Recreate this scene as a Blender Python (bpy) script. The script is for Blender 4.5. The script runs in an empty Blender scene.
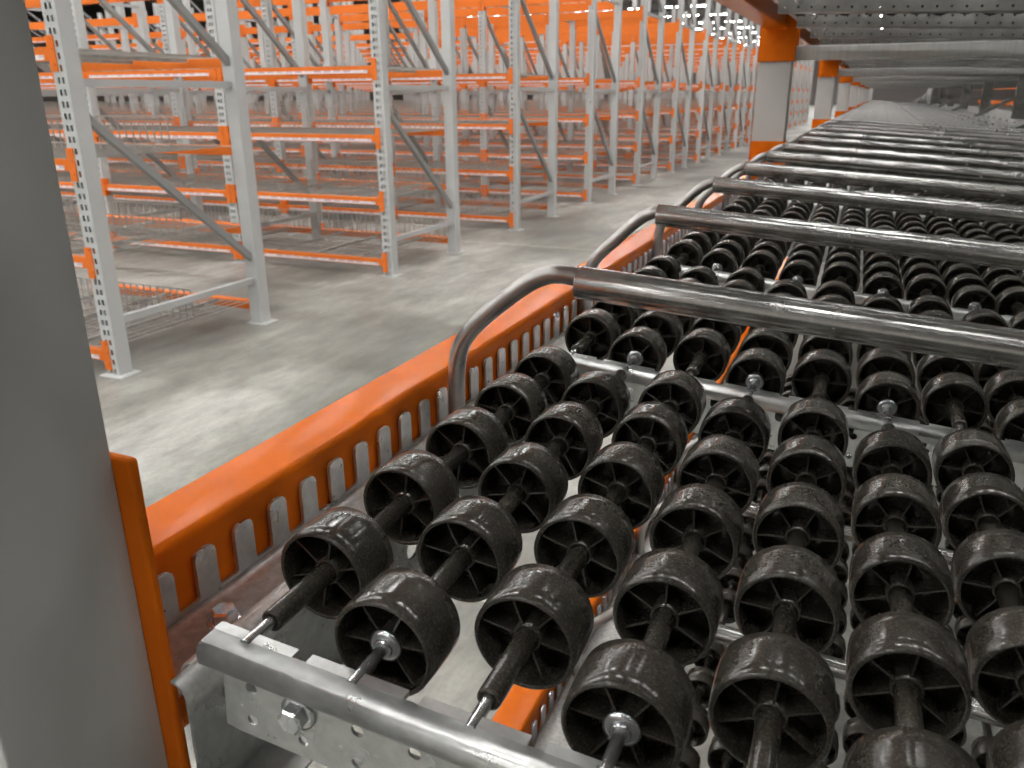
import bpy, math, random
from mathutils import Vector, Matrix
random.seed(7)
SC = bpy.context.scene
COL = SC.collection
# ------------------------------------------------------------------ camera
PITCH, YAW, ROLL, FPX = .341899487, .409873822, -.00498826, 809.465
fwd = Vector((-math.sin(YAW)*math.cos(PITCH), math.cos(YAW)*math.cos(PITCH), -math.sin(PITCH)))
right = Vector((math.cos(YAW), math.sin(YAW), 0)); up = right.cross(fwd)
r2 = math.cos(ROLL)*right + math.sin(ROLL)*up; u2 = -math.sin(ROLL)*right + math.cos(ROLL)*up
cam = bpy.data.cameras.new('camera'); co = bpy.data.objects.new('camera', cam); COL.objects.link(co)
co.matrix_world = Matrix(((r2.x, u2.x, -fwd.x, 0), (r2.y, u2.y, -fwd.y, 0), (r2.z, u2.z, -fwd.z, 0), (0, 0, 0, 1)))
cam.sensor_width = 36; cam.lens = FPX/1024*36; cam.clip_start = .01; cam.clip_end = 400
cam.dof.use_dof = True; cam.dof.focus_distance = .52; cam.dof.aperture_fstop = 20.0
SC.camera = co
def pix(x, y, z):
    v = Vector((x, y, z)); d = v.dot(fwd)
    if d < .05: return None
    return 512+FPX*v.dot(r2)/d, 384-FPX*v.dot(u2)/d, d
# ------------------------------------------------------------------ world, exposure
w = bpy.data.worlds.new('world'); SC.world = w; w.use_nodes = True
w.node_tree.nodes['Background'].inputs[0].default_value = (1.0, .99, .95, 1)
w.node_tree.nodes['Background'].inputs[1].default_value = .3
SC.view_settings.view_transform = 'Standard'; SC.view_settings.look = 'None'
SC.view_settings.gamma = 1; SC.view_settings.exposure = 0.0; SC.view_settings.use_curve_mapping = False
LAMP = 60.0
FLOOR = -1.30
CEIL = 6.6
# ------------------------------------------------------------------ helpers
def tag(o, label=None, cat=None, group=None, kind=None):
    if label: o['label'] = label
    if cat: o['category'] = cat
    if group: o['group'] = group
    if kind: o['kind'] = kind
    elif cat: o['kind'] = 'thing'
    return o
def empty(name, loc=(0, 0, 0), rot=(0, 0, 0), parent=None):
    o = bpy.data.objects.new(name, None); COL.objects.link(o); o.location = loc; o.rotation_euler = rot
    o.empty_display_size = .05; o.parent = parent
    return o
def place(name, me, parent=None, loc=(0, 0, 0), rot=(0, 0, 0)):
    o = bpy.data.objects.new(name, me); COL.objects.link(o); o.parent = parent; o.location = loc; o.rotation_euler = rot
    return o
class MB:
    def __init__(s): s.v = []; s.f = []; s.sm = []
    def add(s, vs, fs, smooth=False):
        n = len(s.v); s.v += [tuple(v) for v in vs]; s.f += [tuple(i+n for i in f) for f in fs]; s.sm += [smooth]*len(fs); return s
    def box(s, x0, x1, y0, y1, z0, z1):
        return s.add([(x0,y0,z0),(x1,y0,z0),(x1,y1,z0),(x0,y1,z0),(x0,y0,z1),(x1,y0,z1),(x1,y1,z1),(x0,y1,z1)],
                     [(0,3,2,1),(4,5,6,7),(0,1,5,4),(1,2,6,5),(2,3,7,6),(3,0,4,7)])
    def bar(s, a, b, wdt, hgt, upv=(0, 0, 1)):       # rectangular bar from a to b
        a = Vector(a); b = Vector(b); d = (b-a).normalized(); sx = d.cross(Vector(upv)).normalized()*wdt/2; sy = sx.cross(d).normalized()*hgt/2
        vs = [a-sx-sy, a+sx-sy, a+sx+sy, a-sx+sy, b-sx-sy, b+sx-sy, b+sx+sy, b-sx+sy]
        return s.add(vs, [(0,1,2,3),(7,6,5,4),(0,4,5,1),(1,5,6,2),(2,6,7,3),(3,7,4,0)])
    def tube(s, pts, r, n=12, caps=True, rs=None):
        pts = [Vector(p) for p in pts]; m = len(pts); base = len(s.v); ref = None; vs = []
        for i, p in enumerate(pts):
            t = (pts[min(i+1, m-1)]-pts[max(i-1, 0)]).normalized()
            if ref is None: ref = t.cross(Vector((0, 0, 1)) if abs(t.z) < .9 else Vector((1, 0, 0))).normalized()
            ref = (ref-t*ref.dot(t)).normalized(); bi = t.cross(ref); rr = rs[i] if rs else r
            for k in range(n):
                a = 2*math.pi*k/n; vs.append(p+(ref*math.cos(a)+bi*math.sin(a))*rr)
        fs = [(i*n+k, i*n+(k+1) % n, (i+1)*n+(k+1) % n, (i+1)*n+k) for i in range(m-1) for k in range(n)]
        s.add(vs, fs, True)
        if caps: s.add(vs[:n], [tuple(range(n))[::-1]]); s.add(vs[-n:], [tuple(range(n))])
        return s
    def lathe_y(s, prof, n=32, cx=0, cz=0, closed=True):   # prof: (radius, y) loop turned about the y axis
        m = len(prof); vs = [(cx+r*math.cos(2*math.pi*k/n), y, cz+r*math.sin(2*math.pi*k/n)) for r, y in prof for k in range(n)]
        rng = range(m) if closed else range(m-1)
        fs = [(i*n+k, ((i+1) % m)*n+k, ((i+1) % m)*n+(k+1) % n, i*n+(k+1) % n) for i in rng for k in range(n)]
        return s.add(vs, fs, True)
    def prism_y(s, prof, y0, y1, caps=True, smooth=False):   # polygon in x,z extruded along y
        m = len(prof); vs = [(x, y0, z) for x, z in prof]+[(x, y1, z) for x, z in prof]
        s.add(vs, [(i, (i+1) % m, m+(i+1) % m, m+i) for i in range(m)], smooth)
        if caps: s.add(vs, [tuple(range(m))[::-1], tuple(range(m, 2*m))])
        return s
    def sheet_y(s, path, y0, y1):     # open polyline in x,z swept along y
        m = len(path); vs = [(x, y0, z) for x, z in path]+[(x, y1, z) for x, z in path]
        return s.add(vs, [(i, i+1, m+i+1, m+i) for i in range(m-1)], True)
    def sheet_x(s, path, x0, x1):     # open polyline in y,z swept along x
        m = len(path); vs = [(x0, y, z) for y, z in path]+[(x1, y, z) for y, z in path]
        return s.add(vs, [(i+1, i, m+i, m+i+1) for i in range(m-1)], True)
    def perf(s, L0, L1, H0, H1, cols, cell, mp, n=16):
        # plate in (l,h) with round holes; cols=[(l centre,[(h centre,r)..])]; mp maps (l,h) to a point
        quad = [(0, 1, 2, 3)]; cur = L0; c2 = cell/2
        def q(a, b, c, d):
            if b-a > 1e-6 and d-c > 1e-6: s.add([mp(a, c), mp(b, c), mp(b, d), mp(a, d)], quad)
        for lc, hs in sorted(cols):
            q(cur, lc-c2, H0, H1); hc0 = H0
            for hc, r in sorted(hs):
                q(lc-c2, lc+c2, hc0, hc-c2); inner = []; outer = []
                for k in range(n):
                    a = 2*math.pi*k/n; ca, sa = math.cos(a), math.sin(a); m = max(abs(ca), abs(sa))
                    inner.append(mp(lc+r*ca, hc+r*sa)); outer.append(mp(lc+c2*ca/m, hc+c2*sa/m))
                s.add(inner+outer, [(k, n+k, n+(k+1) % n, (k+1) % n) for k in range(n)])
                # square corners
                for cx, cy, k0 in ((1, 1, 0), (-1, 1, 1), (-1, -1, 2), (1, -1, 3)): pass
                hc0 = hc+c2
            q(lc-c2, lc+c2, hc0, H1); cur = lc+c2
        q(cur, L1, H0, H1)
        return s
    def mesh(s, name, mat):
        me = bpy.data.meshes.new(name); me.from_pydata(s.v, [], s.f); me.materials.append(mat)
        me.polygons.foreach_set('use_smooth', s.sm); me.update()
        return me
    def build(s, name, mat, parent=None, loc=(0, 0, 0), rot=(0, 0, 0)):
        return place(name, s.mesh(name, mat), parent, loc, rot)
def solid(o, t, off=0):
    m = o.modifiers.new('thickness', 'SOLIDIFY'); m.thickness = t; m.offset = off; return o
def bev(o, wd, seg=2):
    m = o.modifiers.new('bevel', 'BEVEL'); m.width = wd; m.segments = seg; m.limit_method = 'ANGLE'; m.angle_limit = .6; return o
def weld(o):
    m = o.modifiers.new('weld', 'WELD'); m.merge_threshold = .00005; return o
def inst_copy(root, loc=None, rot=None):   # copies a thing, its parts and sub-parts
    def rec(o, par):
        c = o.copy(); COL.objects.link(c); c.parent = par
        for ch in KIDS.get(o.name, []): rec(ch, c)
        return c
    c = rec(root, None)
    if loc is not None: c.location = loc
    if rot is not None: c.rotation_euler = rot
    return c
KIDS = {}
def reg(root):                    # remember the children of a thing once, so that copying stays fast
    ch = [o for o in COL.objects if o.parent == root]; KIDS[root.name] = ch
    for c in ch: KIDS[c.name] = [o for o in COL.objects if o.parent == c]
# ------------------------------------------------------------------ materials
def mat(name, base, rough=.5, metal=0., spec=.5, coat=0.):
    m = bpy.data.materials.new(name); m.use_nodes = True; b = m.node_tree.nodes['Principled BSDF']
    b.inputs['Base Color'].default_value = (*base, 1); b.inputs['Roughness'].default_value = rough
    b.inputs['Metallic'].default_value = metal; b.inputs['Specular IOR Level'].default_value = spec
    b.inputs['Coat Weight'].default_value = coat; b.inputs['Coat Roughness'].default_value = .08
    return m, m.node_tree.nodes, m.node_tree.links, b
def noise(N, L, scale, detail=4, vec='Object', stretch=None, rough=.6):
    tc = N.new('ShaderNodeTexCoord'); n = N.new('ShaderNodeTexNoise'); n.inputs['Scale'].default_value = scale
    n.inputs['Detail'].default_value = detail; n.inputs['Roughness'].default_value = rough
    if stretch:
        mp = N.new('ShaderNodeMapping'); mp.inputs['Scale'].default_value = stretch
        L.new(tc.outputs[vec], mp.inputs[0]); L.new(mp.outputs[0], n.inputs['Vector'])
    else: L.new(tc.outputs[vec], n.inputs['Vector'])
    return n
def ramp(N, L, src, stops):
    r = N.new('ShaderNodeValToRGB'); e = r.color_ramp.elements
    while len(e) < len(stops): e.new(.5)
    for i, (p, c) in enumerate(stops): e[i].position = p; e[i].color = (*c, 1) if len(c) == 3 else c
    L.new(src, r.inputs[0]); return r
def g(v): return (v, v, v)
def bump(N, L, b, src, strength, dist=.001):
    bp = N.new('ShaderNodeBump'); bp.inputs['Strength'].default_value = strength; bp.inputs['Distance'].default_value = dist
    L.new(src, bp.inputs['Height']); L.new(bp.outputs[0], b.inputs['Normal'])
def galv(name, c0, c1, r0, r1, scale=60, metal=.85, stretch=None, bstr=.15):
    m, N, L, b = mat(name, c0, .4, metal)
    n = noise(N, L, scale, 5, stretch=stretch)
    L.new(ramp(N, L, n.outputs[0], [(.3, c0), (.7, c1)]).outputs[0], b.inputs['Base Color'])
    n2 = noise(N, L, scale*.35, 3, stretch=stretch)
    L.new(ramp(N, L, n2.outputs[0], [(.3, g(r0)), (.7, g(r1))]).outputs[0], b.inputs['Roughness'])
    bump(N, L, b, n.outputs[0], bstr)
    return m
M = {}
M['galv'] = galv('galvanised_steel', (.50, .51, .50), (.66, .67, .66), .24, .42, 110, .85, None, .04)
M['tube'] = galv('brushed_steel_tube', (.44, .44, .42), (.62, .61, .59), .20, .28, 160, .95, (1, 1, 1), .0)
M['rod'] = galv('bent_rod_and_shaded_far_tube', (.33, .32, .31), (.40, .39, .37), .26, .36, 60, .9, None, .0)
M['axle'] = galv('zinc_plated_axle', (.62, .62, .62), (.78, .78, .78), .2, .3, 50, .95)
M['zinc'] = galv('zinc_plated_bolt', (.60, .62, .64), (.80, .81, .82), .18, .3, 80, .95)
M['shelf'] = galv('dusty_galvanised_steel', (.42, .42, .40), (.66, .66, .64), .34, .55, 160, .55, None, .05)
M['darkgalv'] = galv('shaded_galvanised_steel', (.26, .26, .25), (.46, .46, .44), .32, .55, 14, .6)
M['dullgalv'] = galv('dull_galvanised_steel', (.34, .34, .32), (.50, .50, .47), .4, .6, 25, .6)
M['tie'] = galv('pale_ribbed_steel', (.68, .68, .67), (.82, .82, .80), .4, .5, 6, .0, (14, 1, 1))
def orange(name, c, r=.28, coat=.35):
    m, N, L, b = mat(name, c, r, 0, .05, coat)
    n = noise(N, L, 35, 5)
    d = tuple(x*.93 for x in c)
    L.new(ramp(N, L, n.outputs[0], [(.35, d), (.6, c)]).outputs[0], b.inputs['Base Color'])
    n2 = noise(N, L, 250, 2); bump(N, L, b, n2.outputs[0], .02, .0003)
    return m
M['orange'] = orange('orange_powder_coat', (.72, .155, .008), .22, 0)
M['orange_far'] = orange('orange_painted_steel', (.80, .20, .038), .4, .05)
M['plastic'], N, L, b = mat('black_plastic', (.018, .016, .014), .3, 0, .5)
n = noise(N, L, 700, 2); n1 = noise(N, L, 60, 2)
L.new(ramp(N, L, n.outputs[0], [(.35, (.034, .031, .026)), (.58, (.058, .051, .042)), (.76, (.12, .105, .086))]).outputs[0], b.inputs['Base Color'])
L.new(ramp(N, L, n1.outputs[0], [(.3, g(.15)), (.7, g(.22))]).outputs[0], b.inputs['Roughness'])

M['sleeve'] = mat('black_plug_and_shaded_far_bed', (.02, .019, .018), .45)[0]
def grey(name, c, r=.45):
    m, N, L, b = mat(name, c, r, 0, .4)
    n = noise(N, L, 3, 4); d = tuple(x*.93 for x in c)
    L.new(ramp(N, L, n.outputs[0], [(.35, d), (.65, c)]).outputs[0], b.inputs['Base Color'])
    return m
M['grey'] = grey('grey_powder_coat', (.52, .535, .53))
M['colgrey'] = grey('grey_column_paint', (.55, .545, .53), .38)
M['brace'] = grey('grey_brace_paint', (.46, .475, .47))
M['brace_dark'] = grey('grey_diagonal_in_shade', (.30, .305, .30))  # brace grey again, with the shade of the undersides put into the colour
M['wire'] = mat('zinc_wire', (.40, .39, .36), .4, .3)[0]
m, N, L, b = mat('paper_label', (.85, .84, .84), .6)
tc = N.new('ShaderNodeTexCoord'); br = N.new('ShaderNodeTexBrick'); L.new(tc.outputs['Object'], br.inputs['Vector'])
mp = N.new('ShaderNodeMapping'); mp.inputs['Rotation'].default_value = (math.pi/2, 0, 0); L.new(tc.outputs['Object'], mp.inputs[0]); L.new(mp.outputs[0], br.inputs['Vector'])
br.inputs['Color1'].default_value = (.78, .74, .77, 1); br.inputs['Color2'].default_value = (.50, .38, .46, 1); br.inputs['Mortar'].default_value = (.80, .76, .76, 1)
br.inputs['Scale'].default_value = 1; br.inputs['Brick Width'].default_value = .085; br.inputs['Row Height'].default_value = .05; br.inputs['Mortar Size'].default_value = .012
L.new(br.outputs[0], b.inputs['Base Color']); M['label'] = m
# concrete floor
m, N, L, b = mat('polished_concrete', (.42, .41, .38), .42, 0, .5)
n1 = noise(N, L, .9, 6, stretch=(1, .45, 1)); n2 = noise(N, L, 5, 9, stretch=(1.8, .6, 1), rough=.72); n3 = noise(N, L, 60, 3)
r1 = ramp(N, L, n1.outputs[0], [(.38, (.13, .132, .118)), (.5, (.235, .235, .21)), (.60, (.36, .358, .33))])
r2n = ramp(N, L, n2.outputs[0], [(.36, g(.66)), (.62, g(1.25))]); r3 = ramp(N, L, n3.outputs[0], [(.3, g(.92)), (.7, g(1.05))])
mx = N.new('ShaderNodeMixRGB'); mx.blend_type = 'MULTIPLY'; mx.inputs[0].default_value = 1; L.new(r1.outputs[0], mx.inputs[1]); L.new(r2n.outputs[0], mx.inputs[2])
mx2 = N.new('ShaderNodeMixRGB'); mx2.blend_type = 'MULTIPLY'; mx2.inputs[0].default_value = 1; L.new(mx.outputs[0], mx2.inputs[1]); L.new(r3.outputs[0], mx2.inputs[2])
L.new(mx2.outputs[0], b.inputs['Base Color'])
L.new(ramp(N, L, n2.outputs[0], [(.3, g(.34)), (.7, g(.52))]).outputs[0], b.inputs['Roughness'])
M['floor'] = m
M['joint'] = mat('joint_filler', (.50, .49, .44), .6)[0]
M['ceil'] = mat('dark_ceiling_deck', (.20, .185, .18), .8)[0]
M['wall'] = grey('pale_wall_panel', (.42, .37, .35), .7)
M['housing'] = mat('white_lamp_housing', (.7, .7, .7), .5)[0]
m, N, L, b = mat('lit_tube', (1, 1, 1), .5); b.inputs['Emission Color'].default_value = (1, .99, .965, 1); b.inputs['Emission Strength'].default_value = LAMP
M['lit'] = m
ORD = ['first','second','third','fourth','fifth','sixth','seventh','eighth','ninth','tenth','eleventh','twelfth','thirteenth','fourteenth','fifteenth',
       'sixteenth','seventeenth','eighteenth','nineteenth','twentieth','twenty-first','twenty-second','twenty-third','twenty-fourth','twenty-fifth','twenty-sixth','twenty-seventh','twenty-eighth','twenty-ninth','thirtieth']+['thirty-'+x for x in ('first','second','third','fourth','fifth','sixth','seventh','eighth','ninth')]+['fortieth']+['forty-'+x for x in ('first','second','third','fourth','fifth','sixth','seventh','eighth','ninth')]+['fiftieth']+['fifty-'+x for x in ('first','second','third','fourth','fifth')]
# ------------------------------------------------------------------ the building
def struct(o): o['kind'] = 'structure'; return o
struct(MB().box(-75, 40, -26, 135, FLOOR-.2, FLOOR).build('floor', M['floor']))
jb = MB()
for x in (-1.9,): jb.box(x-.006, x+.006, -6, 135, FLOOR, FLOOR+.0008)
for y in (1.7, 6.9, 12.4, 18): jb.box(-75, 40, y-.006, y+.006, FLOOR, FLOOR+.0008)
struct(jb.build('trim_1', M['joint']))
cb = MB().box(-75, 40, -26, 135, CEIL, CEIL+.15)
for i in range(48): cb.box(-75, 40, -5.6+i*2.9, -5.35+i*2.9, CEIL-.35, CEIL)
struct(cb.build('ceiling', M['ceil']))
struct(MB().box(-75, 40, 135, 135.3, FLOOR, CEIL).build('wall_back', M['wall']))
struct(MB().box(-75.3, -75, -26, 135, FLOOR, CEIL).build('wall_left', M['wall']))
struct(MB().box(40, 40.3, -26, 135, FLOOR, CEIL).build('wall_right', M['wall']))
struct(MB().box(-75, 40, -26.3, -26, FLOOR, CEIL).build('wall_front', M['wall']))
# ------------------------------------------------------------------ ceiling strip lights
LW, LD = 1.35, .30
lh = MB().box(-LW/2-.05, LW/2+.05, -LD/2-.03, LD/2+.03, 0, .07).mesh('housing', M['housing'])
lt = MB().box(-LW/2, LW/2, -LD/2, LD/2, -.03, -.001).mesh('light_tube', M['lit'])
lhg = MB().box(-.5, -.49, -.005, .005, .07, .52).box(.49, .5, -.005, .005, .07, .52).box(-.5, .5, -.005, .005, .50, .55).mesh('hanger', M['housing'])
rows_y = [-20, -14, -8, -2.5, 2.5, 7.5, 13, 20, 27.3, 34.6, 42, 49.3, 56.6, 64, 71.3, 78.6, 86, 93.3, 100.6, 108, 115]
for ri, y in enumerate(rows_y):
    n = 14 if y < 40 else 17
    for i in range(n):
        x = 5.5-(i*2.3 if y > 40 else i*2.6)
        t = empty('strip_light', (x, y, CEIL-.55))
        tag(t, 'white ceiling strip light, %s from the right in the %s row of lights' % (ORD[i], ORD[ri]), 'ceiling light', 'strip lights under the ceiling')
        place('lamp_housing', lh, t); place('light_tube', lt, t)
        place('hanger', lhg, t)
# ------------------------------------------------------------------ pallet racking beyond the aisle
PW, PD, RH = .082, .080, 3.25            # post width, depth and height
def post_mesh(name, sgn, simple=False):
    # open channel, perforated face looks to -y*sgn; x from -PW to 0, y from 0 to sgn*PD
    b = MB(); top = RH; ny = lambda v: v*sgn
    if simple: b.box(-PW, 0, min(0, ny(PD)), max(0, ny(PD)), 0, top); return b.mesh(name, M['grey'])
    cols = [-PW, -.061, -.0475, -.0345, -.021, 0]
    def q(xa, xb, xc, xd, z0, z1): b.add([(xa, 0, z0), (xb, 0, z0), (xd, 0, z1), (xc, 0, z1)], [(0, 1, 2, 3)])
    nz = int(top/.05)
    for i in range(nz):
        z0 = i*.05; za = z0+.010; zb = z0+.036; z1 = z0+.05
        b.add([(-PW, 0, z0), (0, 0, z0), (0, 0, za), (-PW, 0, za)], [(0, 1, 2, 3)])
        b.add([(-PW, 0, zb), (0, 0, zb), (0, 0, z1), (-PW, 0, z1)], [(0, 1, 2, 3)])
        t = .003   # the holes taper towards the bottom
        q(-PW, -.060-t+.002, -PW, -.0615, za, zb)
        q(-.050+t, -.034, -.0478, -.0352, za, zb)
        q(-.024+t, 0, -.0215, 0, za, zb)
    b.add([(0, 0, 0), (0, ny(PD), 0), (0, ny(PD), top), (0, 0, top)], [(0, 1, 2, 3)])
    b.add([(-PW, 0, 0), (-PW, ny(PD), 0), (-PW, ny(PD), top), (-PW, 0, top)], [(3, 2, 1, 0)])
    b.add([(0, ny(PD), 0), (-PW, ny(PD), 0), (-PW, ny(PD), top), (0, ny(PD), top)], [(0, 1, 2, 3)])
    return b.mesh(name, M['grey'])
DEP = 1.14
pf, pb = post_mesh('post', 1), post_mesh('post', -1)
pfs, pbs = post_mesh('post', 1, True), post_mesh('post', -1, True)
bp = MB().box(-.105, .035, -.03, .10, 0, .006).box(-.02, -.01, .05, .06, .006, .02).mesh('base_plate', M['grey'])
def hbrace(z): return MB().bar((-.04, .05, z), (-.04, DEP-.05, z+.0), .032, .034).mesh('brace', M['brace'])
def dbrace(z0, z1): return MB().bar((-.04, DEP-.05, z0), (-.04, .05, z1), .034, .036).mesh('brace', M['brace_dark'])
hb = [hbrace(z) for z in (.268, 1.365, 2.42)]; db = [dbrace(.385, 1.25), dbrace(1.46, 2.30), dbrace(2.5, 3.2)]
def make_frame(simple):
    t = empty('upright_frame')
    place('post', pfs if simple else pf, t); place('post', pbs if simple else pb, t, (0, DEP, 0))
    place('base_plate', bp, t); place('base_plate', bp, t, (0, DEP-.07, 0))
    for m_ in hb+db: place('brace', m_, t)
    reg(t); return t
BW = 1.45
BL = BW-PW
def beam_profile(h, d=.045):
    s = d; return [(0, 0), (0, h*.52), (s*.28, h*.60), (s*.28, h), (s, h), (s, 0)]
def beam_mesh(h, simple=False):
    b = MB(); p = [(0, 0), (0, h), (.045, h), (.045, 0)] if simple else [(.0, 0), (0, h), (.03, h), (.045, h-.004), (.045, 0)]
    m = len(p); vs = [(-BL, y, z) for y, z in p]+[(0, y, z) for y, z in p]
    b.add(vs, [(i, m+i, m+(i+1) % m, (i+1) % m) for i in range(m)]+[tuple(range(m)), tuple(range(m, 2*m))[::-1]])
    return b.mesh('beam_body', M['orange_far'])
def conn_mesh(h, side):
    b = MB(); x0 = 0 if side > 0 else -BL
    b.box(x0-(.0 if side > 0 else .038), x0+(.038 if side > 0 else 0), -.006, 0, -.045, h+.05)
    b.box(x0-.004 if side > 0 else x0-.001, x0+.001 if side > 0 else x0+.004, -.006, .05, -.045, h+.05)
    for z in (-.02, .04, .085):
        xc = x0+(.023 if side > 0 else -.023); b.box(xc-.006, xc+.006, -.010, -.006, z, z+.012)
    return b.mesh('connector', M['orange_far'])
BEAMS = {}
for h, key in ((.052, 'shelf'), (.105, 'top')):
    BEAMS[key] = (beam_mesh(h), conn_mesh(h, 1), conn_mesh(h, -1))
lab = MB().box(-BL+.04, -.04, -.0012, 0, .004, .024).mesh('label_strip', M['label'])
def make_beam(key, back):
    t = empty('pallet_beam'); bm, c1, c2 = BEAMS[key]
    place('beam_body', bm, t); place('connector', c1, t); place('connector', c2, t)
    if key == 'shelf': place('label_strip', lab, t)
    reg(t); return t
def deck_mb():
    b = MB(); x0, x1, y0, y1 = -BL+.01, -.01, .0, 1.01; r = .0027
    for i in range(24):
        x = x0+(x1-x0)*i/23; b.box(x-r, x+r, y0, y1, 0, .004)
    for i in range(9):
        y = y0+(y1-y0)*i/8; b.box(x0, x1, y-r, y+r, -.004, 0)
    return b
def fence_mb():
    b = MB(); x0, x1, y = -BL+.01, -.01, .97; r = .0027
    for i in range(28):
        x = x0+(x1-x0)*i/27; b.box(x-r, x+r, y-r, y+r, 0, .17)
    for z in (.03, .10, .172): b.box(x0, x1, y-.006, y-.0005, z-r, z+r)
    return b
dk = deck_mb().mesh('wire_grid', M['wire']); fn = fence_mb().mesh('wire_backstop', M['wire'])
sup = [MB().box(-BL*f-.02, -BL*f+.02, .0, 1.02, -.022, -.005).mesh('support_channel', M['dullgalv']) for f in (.2, .5, .8)]
def make_deck(fence=1):
    t = empty('wire_deck'); place('wire_grid', dk, t)
    if fence: place('wire_backstop', fn, t, (0, -.40 if fence == 2 else 0, 0))
    for s_ in sup: place('support_channel', s_, t)
    reg(t); return t
LV = [(-1.225, 'shelf'), (-.765, 'shelf'), (-.315, 'shelf'), (.155, 'shelf'), (1.05, 'top')]
LVN = ['bottom', 'second', 'third', 'fourth', 'high top']
frames, beams, decks = [], [], []
ROWY = [2.70, 5.25, 7.68]+[10.04+2.36*i for i in range(16)]
for k in range(18):
    Y = ROWY[k]
    jm = 14 if k <= 9 else 9
    for j in range(jm):
        X = (-3.284 if k == 0 else -3.268)-BW*j
        p = pix(X, Y+.5, 0)
        vis = p and p[0] > -30
        p2 = pix(X-BW, Y+.5, 0)
        if k == 0 and j > 1: break
        if vis or j == 0: frames.append((X, Y, k, j))
        if not vis and j > 0: break
        for li, (z, key) in enumerate(LV):
            pz = pix(X, Y, z)
            if pz and pz[1] < -25: continue
            for back in ((0,) if key == 'top' and (k < 2 or j > 2) else (0, 1)): beams.append((X-PW, Y+(DEP if back else 0), z, key, back, k, j, li))
            if key == 'shelf' and (k <= 9 or j < 3): decks.append((X-PW, Y, z+.052, k, j, li))
# racks on the far side, seen past the flow rack
for k in range(8, 15):
    Y = ROWY[k]
    for j in range(3):
        X = 3.4+BW*(j+1); frames.append((X, Y, k, -j-1))
        for li, (z, key) in enumerate(LV):
            if li in (2, 3, 4):
                for back in (0, 1): beams.append((X-PW, Y+(DEP if back else 0), z, key, back, k, -j-1, li))
def dist(a): return math.hypot(a[0], a[1])
def side(j): return 'left' if j >= 0 else 'right'
def rowtxt(k, j): return '%s %s rack row' % (ORD[k], side(j))
CAP = 300
frames.sort(key=dist)
proto_f = None; first = {}
for n_, (X, Y, k, j) in enumerate(frames):
    simple = k > 5
    if simple not in first: o = make_frame(simple); first[simple] = o
    else: o = inst_copy(first[simple])
    o.location = (X, Y, FLOOR)
    tag(o, 'grey perforated upright frame, %s from the aisle in the %s' % (ORD[j if j >= 0 else -j-1], rowtxt(k, j)), 'rack frame', 'upright frames of the pallet racks')
beams.sort(key=dist); decks.sort(key=dist); bproto = {}
stuff_b = MB(); stuff_l = MB()
for n_, (X, Y, z, key, back, k, j, li) in enumerate(beams):
    if n_ < CAP:
        if key not in bproto: o = make_beam(key, back); bproto[key] = o
        else: o = inst_copy(bproto[key])
        if back: o.location = (X-BL, Y, z); o.rotation_euler = (0, 0, math.pi)
        else: o.location = (X, Y, z)
        tag(o, 'orange %s-level beam, %s side, %s bay from the aisle, %s' % (LVN[li], 'far' if back else 'near', ORD[j if j >= 0 else -j-1], rowtxt(k, j)), 'rack beam', 'orange beams of the pallet racks')
    else:
        h = .052 if key == 'shelf' else .105; s_ = -1 if back else 1
        ya, yb = sorted((Y, Y+.045*s_)); stuff_b.box(X-BL, X, ya, yb, z, z+h)
        yc, yd = sorted((Y, Y-.006*s_))
        stuff_b.box(X, X+.046, yc, yd, z-.045, z+h+.05).box(X-BL-.046, X-BL, yc, yd, z-.045, z+h+.05)
        if not back: stuff_l.box(X-BL+.04, X-.04, Y-.0012, Y, z+.006, z+.026)
sb = stuff_b.build('far_beam_mass', M['orange_far']); tag(sb, 'orange beams filling the farther pallet rack rows', 'rack beams', kind='stuff')
sb.name = 'distant_beams'
sl = stuff_l.build('label_strips', M['label'], sb); sl['kind'] = 'stuff'
dproto = {}; sd = MB()
for n_, (X, Y, z, k, j, li) in enumerate(decks):
    if n_ < CAP:
        fk = 0 if li == 3 else (2 if k == 0 else 1)
        if fk not in dproto: o = make_deck(fk); dproto[fk] = o
        else: o = inst_copy(dproto[fk])
        o.location = (X, Y+.05, z)
        tag(o, 'wire mesh deck on %s beam level, %s bay from the aisle, %s' % (LVN[li], ORD[j], rowtxt(k, j)), 'wire deck', 'wire mesh decks in the pallet racks')
    else:
        for i in range(14):
            x = X-BL+.01+(BL-.02)*i/13; sd.box(x-.003, x+.003, Y+.05, Y+.98, z, z+.004); sd.box(x-.003, x+.003, Y+.948, Y+.952, z, z+.17)
        for i in range(5):
            y = Y+.06+.22*i; sd.box(X-BL+.01, X-.01, y-.003, y+.003, z-.004, z)
if sd.v: tag(sd.build('distant_wire_decks', M['wire']), 'wire mesh decks in the farther pallet rack rows', 'wire decks', kind='stuff')
# ------------------------------------------------------------------ the flow rack: columns
COLY = [.233-.075]+[3.05+2.86*i for i in range(9)]
colp = MB()
CX0, CX1, CD = -.405, -.298, .075
def column_mesh():
    b = MB(); z0, z1 = FLOOR, 1.75
    path = [(-.018+CX1, CD), (CX1, CD), (CX1, 0), (CX0, 0), (CX0, CD), (CX0+.018, CD)]
    m = len(path); vs = [(x, y, z0) for x, y in path]+[(x, y, z1) for x, y in path]
    b.add(vs, [(i, i+1, m+i+1, m+i) for i in range(m-1)])
    return b.mesh('column_post', M['colgrey'])
cm = column_mesh()
cbp = MB().box(CX0-.03, CX1+.03, -.03, CD+.03, FLOOR, FLOOR+.008).mesh('base_plate', M['colgrey'])
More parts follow.
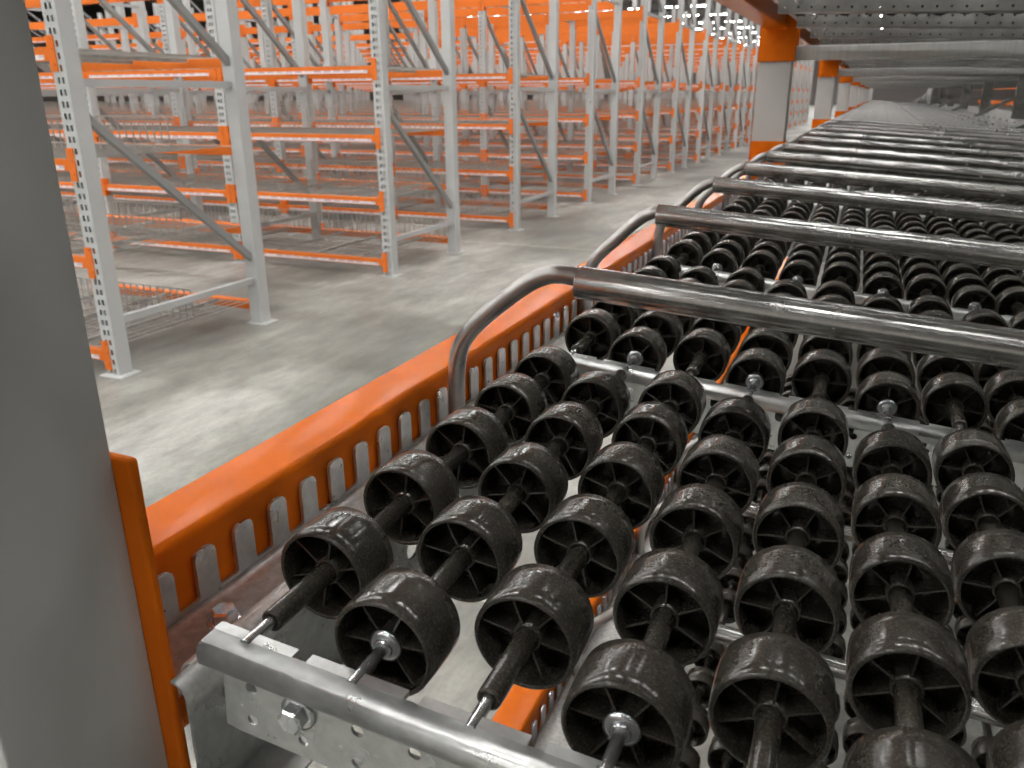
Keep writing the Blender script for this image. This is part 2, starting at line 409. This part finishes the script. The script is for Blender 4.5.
# footing lip for solid look: closed back face further in
for i, y in enumerate(COLY):
    t = empty('rack_column', (0, y, 0))
    tag(t, ('grey steel column nearest the camera, at the left edge of the wheel rack' if i == 0 else 'grey steel column of the wheel rack, %s one behind the nearest' % ORD[i-1]), 'rack column', 'left side columns of the wheel rack')
    o = place('column_post', cm, t); solid(o, .003, 1); bev(o, .003, 2)
    place('base_plate', cbp, t)
# columns on the right side of the wheel rack, with their cross braces
XR = 1.08
def rcol():
    b = MB(); path = [(XR, .07), (XR, 0), (XR+.10, 0), (XR+.10, .07)]; m = len(path); z0, z1 = FLOOR, 1.75
    b.add([(x, y, z0) for x, y in path]+[(x, y, z1) for x, y in path], [(i, i+1, m+i+1, m+i) for i in range(m-1)])
    return b.mesh('column_post', M['dullgalv'])
rc = rcol(); rb = MB().bar((XR+.02, .035, -.02), (.55, .035, -.33), .03, .035, (0, 1, 0)).mesh('brace', M['dullgalv'])
for i, y in enumerate(COLY[1:]):
    t = empty('rack_column', (0, y, 0)); solid(place('column_post', rc, t), .003, 0); place('brace', rb, t)
    tag(t, 'dull steel column with diagonal brace, right side of the wheel rack, %s visible' % ORD[i], 'rack column', 'right side columns of the wheel rack')
# ------------------------------------------------------------------ the flow rack: orange step beams
def arc(cx, cz, r, a0, a1, n=5): return [(cx+r*math.cos(math.radians(a0+(a1-a0)*i/n)), cz+r*math.sin(math.radians(a0+(a1-a0)*i/n))) for i in range(n+1)]
BX0, BX1, BX2 = -.392, -.342, -.322
def stepbeam(length):
    r = .006
    p = arc(BX0+r, -r, r, 180, 90)+arc(BX1-r, -r, r, 90, 0)+[(BX1, -.052)]+[(BX2-.002, -.052)]+[(BX2, -.054)]+arc(BX2-r, -.105+r, r, 0, -90)+arc(BX0+r, -.105+r, r, 270, 180)
    return MB().prism_y(p, 0, length, True, False).mesh('beam_body', M['orange'])
def connector(at_end):
    b = MB(); b.box(-.408, -.287, -.0055, 0, -.205, .088)
    b.box(-.408, -.402, -.0055, .04, -.205, .088)
    return b.mesh('connector', M['orange'])
def bead():
    b = MB(); b.tube([(-.345+0, .002, -.02), (-.34, .002, -.06), (-.322, .002, -.10)], .003, 6); return b
seg = [(COLY[i]+CD, COLY[i+1]) for i in range(7)]
LEVELS = [('middle', -.24), ('lower', -.82), ('upper', .31)]
cmesh = connector(0)
for ln, z in LEVELS:
    for i, (a, c) in enumerate(seg):
        if ln == 'lower' and i > 2: continue
        t = empty('step_beam', (0, a+.0055, z))
        o = place('beam_body', stepbeam(c-a-.011), t)
        for p_ in o.data.polygons: p_.use_smooth = True
        m_ = o.modifiers.new('split', 'EDGE_SPLIT'); m_.split_angle = math.radians(35)
        if ln != 'upper' or i > 0: bev(place('connector', cmesh, t, (0, 0, 0)), .0025, 3)
        else: bev(place('connector', cmesh, t), .0025, 3)
        bev(place('connector', cmesh, t, (0, c-a-.011, 0)), .0025, 3)
        KN = {'middle': 'orange step beam beside the top wheel beds', 'lower': 'orange step beam one level below the wheels', 'upper': 'orange step beam overhead'}[ln]
        tag(t, KN+', %s span from the camera' % ORD[i], 'rack beam', 'orange step beams of the wheel rack')
# ------------------------------------------------------------------ the flow rack: galvanised comb rails on the beams
def comb_meshes(y0, y1):
    # fingers
    b = MB(); P = .0336; x0, x1 = -.3402, -.3376
    n = int((y1-y0)/P)
    for i in range(n):
        yc = y0+.0085+P*i; hw = .0085; zt = -.0135; r = .0078
        r = .0055; hp = P/2
        prof = [(yc-hp, -.052), (yc-hp, -.0445), (yc-hw-.002, -.0445), (yc-hw-.0006, -.0439), (yc-hw, -.0425), (yc-hw, zt-r)]
        prof += [(yc-hw+r+r*math.cos(math.radians(a)), zt-r+r*math.sin(math.radians(a))) for a in (150, 120, 90)]+[(yc+hw-r+r*math.cos(math.radians(a)), zt-r+r*math.sin(math.radians(a))) for a in (90, 60, 30)]
        prof += [(yc+hw, zt-r), (yc+hw, -.0425), (yc+hw+.0006, -.0439), (yc+hw+.002, -.0445), (yc+hp, -.0445), (yc+hp, -.052)]
        m = len(prof); vs = [(x0, y, z) for y, z in prof]+[(x1, y, z) for y, z in prof]
        b.add(vs, [((j+1) % m, j, m+j, m+(j+1) % m) for j in range(1, m-2)]+[tuple(range(m)), tuple(range(m, 2*m))[::-1]])
    comb = b.mesh('comb', M['galv'])
    rim = arc(-.2785, -.0335, .0085, 180, 0, 8)
    path = [(-.3375, -.0475), (-.333, -.0475), (-.331, -.0500), (-.300, -.0500), (-.298, -.0470), (-.290, -.0470), (-.2875, -.044)]
    sh = MB().sheet_y(path, y0, y1).sheet_y([(-.2875, -.044), (-.2872, -.038)]+rim[1:5], y0+.0015, y1).sheet_y(rim[4:]+[(-.270, -.042)], y0-.012, y1).mesh('shelf', M['shelf'])
    w_ = MB(); cols = [(y0+.060+.07*i, [(-.066, .0085)]) for i in range(int((y1-y0-.08)/.07))]
    w_.perf(y0-.012, y1, -.100, -.042, cols, .03, lambda l, h: (-.270, l, h))
    w_.add([(-.270, y0-.012, -.100), (-.270, y1, -.100), (-.240, y1, -.102), (-.240, y0-.012, -.102)], [(0, 1, 2, 3)])
    return comb, sh, w_.mesh('side_wall', M['galv'])
def hexbolt(axis='z', r=.0066, h=.0065):
    b = MB()
    def ring(z, rr, n=6, a0=0): return [(rr*math.cos(a0+2*math.pi*k/n), rr*math.sin(a0+2*math.pi*k/n), z) for k in range(n)]
    n = 24; fl = [ring(0, r*1.32, n), ring(.0012, r*1.32, n), ring(.002, r*1.05, n)]
    vs = sum(fl, []); b.add(vs, [(i*n+k, i*n+(k+1) % n, (i+1)*n+(k+1) % n, (i+1)*n+k) for i in range(2) for k in range(n)]+[tuple(range(2*n, 3*n))], True)
    a = ring(.0015, r, 6); c = ring(.0015+h*.85, r, 6); d = ring(.0015+h, r*.82, 6)
    b.add(a+c+d, [(i*6+k, i*6+(k+1) % 6, (i+1)*6+(k+1) % 6, (i+1)*6+k) for i in range(2) for k in range(6)]+[(12, 13, 14, 15, 16, 17)])
    if axis == '-y': b.v = [(x, -z, y) for x, y, z in b.v]
    return b.mesh('bolt', M['zinc'])
BZ, BY = hexbolt('z', .0078, .0085), hexbolt('-y')
for ln, z in LEVELS:
    for i, (a, c) in enumerate(seg):
        if ln == 'lower' and i > 1: continue
        t = empty('comb_rail', (0, a+.006, z)); L_ = c-a-.012
        cmb, sh, wl = comb_meshes(0, L_)
        place('comb', cmb, t); o = place('shelf', sh, t); solid(o, .0018, 0); o2 = place('side_wall', wl, t); weld(o2); solid(o2, .002, 0)
        y = .060
        while y < L_:
            place('bolt', BZ, t, (-.313, y, -.0490), (0, 0, .4+y)); y += .459
        tag(t, ('galvanised comb rail lying along the orange beam, %s span' % ORD[i]) if ln == 'middle' else ('galvanised comb rail along the overhead orange beam, %s span' % ORD[i]) if ln == 'upper' else ('galvanised comb rail under the wheel beds, %s span of the lower level' % ORD[i]), 'comb rail', 'comb rails of the wheel rack')
# ------------------------------------------------------------------ wheel beds
ANG = math.radians(4.72); YAWB = math.radians(1.05); WR = .0258; PITCH_A = .0557; NY = .0798
U0 = -.2311                # x of the first axle
def wheel_mesh():
    b = MB(); R, W, t = WR, .031, .0016; h = W/2
    # barrel, slightly crowned, rounded rims
    outer = [(R-.0016, -h), (R-.0004, -h+.0010), (R, -h*.4), (R, h*.4), (R-.0004, h-.0010), (R-.0016, h)]
    inner = [(R-.0026, h), (R-.0030, h-.001), (R-.0030, -h+.001), (R-.0026, -h)]
    b.lathe_y(outer+inner, 40)
    hub = [(.0058, -h+.005), (.0072, -h+.005), (.0074, h-.004), (.0058, h-.004)]
    b.lathe_y(hub, 20)
    b.lathe_y([(.006, .003), (R-.002, .003), (R-.002, .0045), (.006, .0045)], 40)
    for k in range(6):      # spokes
        a = math.pi/3*k+.35; c, s_ = math.cos(a), math.sin(a); tt = .00055
        y0, y1 = -h+.0055, h-.0055
        pts = []
        for rr in (.0070, R-.0028):
            for yy in (y0, y1):
                for sg in (-1, 1): pts.append((rr*c-sg*tt*s_, yy, rr*s_+sg*tt*c))
        b.add(pts, [(0, 1, 3, 2), (4, 6, 7, 5), (0, 4, 5, 1), (2, 3, 7, 6), (0, 2, 6, 4), (1, 5, 7, 3)])
    return b.mesh('wheel', M['plastic'])
wm = wheel_mesh()
def wheel_lo():
    b = MB(); R, h = WR, .0155; b.lathe_y([(.006, .003), (R-.002, .003), (R-.002, .0045), (.006, .0045)], 20)
    b.lathe_y([(R-.001, -h), (R, 0), (R-.001, h), (R-.003, h), (R-.003, -h)], 20)
    b.lathe_y([(.0044, -.01), (.0072, -.01), (.0072, .01), (.0044, .01)], 8)
    for k in range(6):
        a = math.pi/3*k+.35; c, s_ = math.cos(a), math.sin(a)
        b.add([(.007*c, -.008, .007*s_), (.021*c, -.008, .021*s_), (.021*c, .008, .021*s_), (.007*c, .008, .007*s_)], [(0, 1, 2, 3)])
    return b.mesh('wheel', M['plastic'])
wl_ = wheel_lo()
BP = .459; BY0 = .228
ax_l = BP-.003
axm = MB().tube([(0, .0, 0), (0, ax_l, 0)], .0029, 12).mesh('axle', M['axle'])
slv = [MB().lathe_y([(.0032, s0), (.0054, s0), (.0056, s0+.001), (.0057, ax_l-.02), (.0032, ax_l-.02)], 20).mesh('spacer_tube', M['plastic']) for s0 in (.019, .0375)]
wsh = MB().lathe_y([(.0028, -.0012), (.0056, -.0018), (.0082, -.0008), (.0084, .0010), (.0028, .0010)], 28).lathe_y([(.0028, -.0040), (.0044, -.0034), (.0052, 0), (.0028, 0)], 20).mesh('washer', M['zinc'])
FIRST = [.0585+.0155, .0245+.0155]
plg = MB().tube([(0, -.0042, -.0150), (0, .003, -.0150)], .0042, 12).box(-.0042, .0042, -.0042, .003, -.015, -.0095).mesh('plug', M['sleeve'])
def rail_parts(t, n_ax, plugs=False, gm='galv'):
    Lr = PITCH_A*n_ax+.03
    x0 = -.0180
    b = MB()
    # rolled front lip, top flange, web and bottom flange
    lip = [(-.0012, -.0108), (-.0050, -.0106), (-.0072, -.0098), (-.0080, -.0080), (-.0083, -.0030), (-.0076, -.0006), (-.0058, .0006), (.0035, .0008)]
    b.sheet_x([(y, z) for y, z in lip], x0, x0+Lr)
    xs = x0
    for i in range(n_ax+1):     # tabs of the notched inner edge
        xa = i*PITCH_A
        b.box(max(xa-.0238, x0), xa-.0028, .0035, .0085, -.0008, .0012)
        b.box(xa+.0028, min(xa+.0238, x0+Lr), .0035, .0085, -.0008, .0012)
        b.box(xa-.0030, xa+.0030, .0035, .0045, -.0060, -.0008)
    r = solid(b.build('side_rail', M[gm], t), .0014, 0)
    w_ = MB()
    cols = [(.0055+.0278*i, [(-.0195, .0031), (-.0375, .0028)]) for i in range(int((Lr-.03)/.0278))]
    w_.perf(x0+.008, x0+Lr, -.047, -.0105, cols, .0130, lambda l, h: (l, -.0012, h))
    w_.sheet_x([(-.0012, -.047), (.004, -.0485), (.022, -.0485)], x0+.008, x0+Lr)
    q = w_.build('web', M[gm], r); weld(q); solid(q, .0016, 0)
    # dark plugs in the notches of the web
    if plugs:
        for i in range(n_ax): place('plug', plg, r, ((i+.5)*PITCH_A, 0, 0))
    place('bolt', BY, r, (.0315, -.0022, -.0215))
    return r
MASS = {}
def make_bed(name, yb, s, n_ax, ang=ANG, lo=False, left=U0, wheels=5, lab='', grp=None, plugs=False, mass=False):
    # axle plane: x sin + z cos = -s
    z = (-s-left*math.sin(ang))/math.cos(ang)
    t = empty(name, (left-(0 if s < 0 or yb < .5 else .0085 if yb < .8 else .012), yb, z), (0, ang, YAWB if s > 0 else 0))
    tag(t, lab, 'wheel bed', grp)
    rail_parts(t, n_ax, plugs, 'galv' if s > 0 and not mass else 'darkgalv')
    if mass:
        key = (n_ax,)
        if key not in MASS:
            b = MB(); src = wl_
            vs0 = [tuple(v.co) for v in src.vertices]; fs0 = [tuple(p.vertices) for p in src.polygons]
            a_ = MB()
            for i in range(n_ax):
                a_.box(i*PITCH_A-.0024, i*PITCH_A+.0024, 0, ax_l, -.0024, .0024)
                for k in range(wheels): b.add([(x+i*PITCH_A, y+FIRST[i % 2]+NY*k, z_) for x, y, z_ in vs0], fs0, True)
            MASS[key] = (b.mesh('wheels', M['sleeve']), a_.mesh('axles', M['sleeve']))  # merged wheels and steel axles coloured black, so shade is in the material
        place('wheels', MASS[key][0], t)['kind'] = 'stuff'; place('axles', MASS[key][1], t)['kind'] = 'stuff'
        return t
    for i in range(n_ax):
        odd = i % 2
        ax = place('axle', axm, t, (i*PITCH_A, .0015, 0))
        place('spacer_tube', slv[odd], ax)
        for k in range(wheels):
            place('wheel', wl_ if lo else wm, ax, (0, FIRST[odd]+NY*k, 0), (0, random.uniform(0, 6.28), 0))
        if odd and not lo: place('washer', wsh, ax, (0, FIRST[odd]-.0112, 0))
    return t
naxes = lambda y: max(7, min(24, int(((y+.45)*.185+.04-U0)/PITCH_A)+1))
for k in range(50):
    yb = BY0+BP*k; n = naxes(yb) if k < 9 else 42
    make_bed('wheel_bed', yb, .2496, n, plugs=(0 < k < 5), mass=(k > 8), lo=(k > 4), lab='galvanised bed of black plastic wheels, top level, %s from the camera' % ORD[k], grp='wheel beds on the top level')
for k in range(0, 5):
    yb = BY0+BP*k
    make_bed('wheel_bed', yb, .83, 9+k, lo=True, lab='bed of black wheels on the level below, %s from the camera' % ORD[k], grp='wheel beds on the lower level')
# overhead beds, seen from underneath
for k in range(-4, 50):
    yb = BY0+BP*k
    make_bed('wheel_bed', yb, -.213, 42, ang=math.radians(2), lo=True, mass=True, lab='overhead wheel bed seen from below, %s from the near end' % ORD[k+4], grp='wheel beds overhead')
# ------------------------------------------------------------------ tube lane guards
GY = [.615, 1.012, 1.404, 1.745, 2.118, 2.48, 2.95]+[3.36+.44*i for i in range(42)]
def bez(p, n=8):
    out = []
    for i in range(1, len(p)-1):
        a, b_, c = Vector(p[i-1]), Vector(p[i]), Vector(p[i+1]); s0 = a.lerp(b_, .5) if i > 1 else a; s1 = b_.lerp(c, .5) if i < len(p)-2 else c
        for k in range(n+(i == len(p)-2)): t_ = k/n; out.append((1-t_)**2*s0+2*t_*(1-t_)*b_+t_*t_*s1)
    return out
def make_guard(y, dz, lab_, grp, xs=-.240, xe=1.0, tm_='tube'):
    c = .156-dz; zz = lambda x: -c-.0625*x
    t = empty('lane_guard', (0, y, dz)); sh = xs+.240
    zl = lambda x: -.156-.0635*x
    if xs > -.22: base = [(-.3225, -.290), (-.3225, -.262), (-.3220, -.238), (-.3190, -.2130), (-.3090, -.1955), (-.2905, -.1775), (-.2765, -.1660), (-.2625, -.1545), (-.2441, -.1420), (-.2285, -.1370)]
    else: base = [(-.3310, -.290), (-.3310, -.255), (-.3300, -.228), (-.3230, -.2060), (-.3095, -.1905), (-.2941, -.1770), (-.2815, -.1645), (-.2693, -.1525), (-.2562, -.1425), (-.2490, -.1400)]
    pts = [(x, 0, z) for x, z in base]+[(xs-.002, 0, zl(xs)+.0045), (xs+.05, 0, zl(xs+.05)+.0035)]
    pts = bez(pts, 4)
    MB().tube(pts, .0078, 18).build('bent_rod', M['rod'], t)
    rod2 = [(xe+.085, 0, -.35), (xe+.085, 0, -.30), (xe+.08, 0, zl(xe)-.03), (xe+.04, 0, zl(xe)), (xe, 0, zl(xe)), (xe-.05, 0, zl(xe-.05))]
    MB().tube(bez(rod2, 5), .0076, 10).build('bent_rod', M['rod'], t)
    n = 24; b = MB(); R0, R1 = .0133, .0118; A = Vector((xs, 0, zl(xs))); B = Vector((xe, 0, zl(xe)))
    b.tube([A, B], R0, 32, False); b.tube([A+Vector((.0001, 0, 0)), A+Vector((.03, 0, -.0019))], R1, 32, False)
    d = (B-A).normalized(); e1 = Vector((0, 1, 0)); e2 = d.cross(e1)
    for Q in (A, B):
        vs = [Q+(e1*math.cos(2*math.pi*k/32)+e2*math.sin(2*math.pi*k/32))*r_ for r_ in (R0, R1) for k in range(32)]
        b.add(vs, [(k, (k+1) % 32, 32+(k+1) % 32, 32+k) for k in range(32)])
    b.build('sleeve_tube', M[tm_], t)
    tag(t, lab_, 'lane guard', grp)
    return t
for i, y in enumerate(GY):
    make_guard(y, 0, 'steel tube lane guard with bent rod end, %s from the camera above the wheels' % ORD[i], 'tube guards above the wheel beds', -.208 if i == 0 else -.240, 1.0 if i < 7 else 1.95, 'tube' if i < 8 else 'rod')  # same tube throughout; far ones take darker rod metal to paint in dimness
for i, y in enumerate(GY[:4]):
    make_guard(y, -.58, 'steel tube lane guard on the level below, %s from the camera' % ORD[i], 'tube guards of the lower level', -.240, .6)
# ------------------------------------------------------------------ cross ties under the overhead level
tb = MB(); prof = [(-.018, 0), (-.014, -.023), (.014, -.023), (.018, 0), (.018, .023), (-.018, .023)]
m_ = len(prof); vs = [(CX1+.002, y, z) for y, z in prof]+[(XR, y, z) for y, z in prof]
tb.add(vs, [(i, (i+1) % m_, m_+(i+1) % m_, m_+i) for i in range(m_)]+[tuple(range(m_)), tuple(range(m_, 2*m_))[::-1]])
tm = tb.mesh('tie_bar', M['tie'])
for i, y in enumerate(COLY[1:7]):
    o = place('cross_tie', tm, None, (0, y+.035, .131)); bev(o, .004, 2)
    tag(o, 'pale steel cross tie overhead between rack columns, %s from the camera' % ORD[i], 'cross tie', 'cross ties under the overhead level')
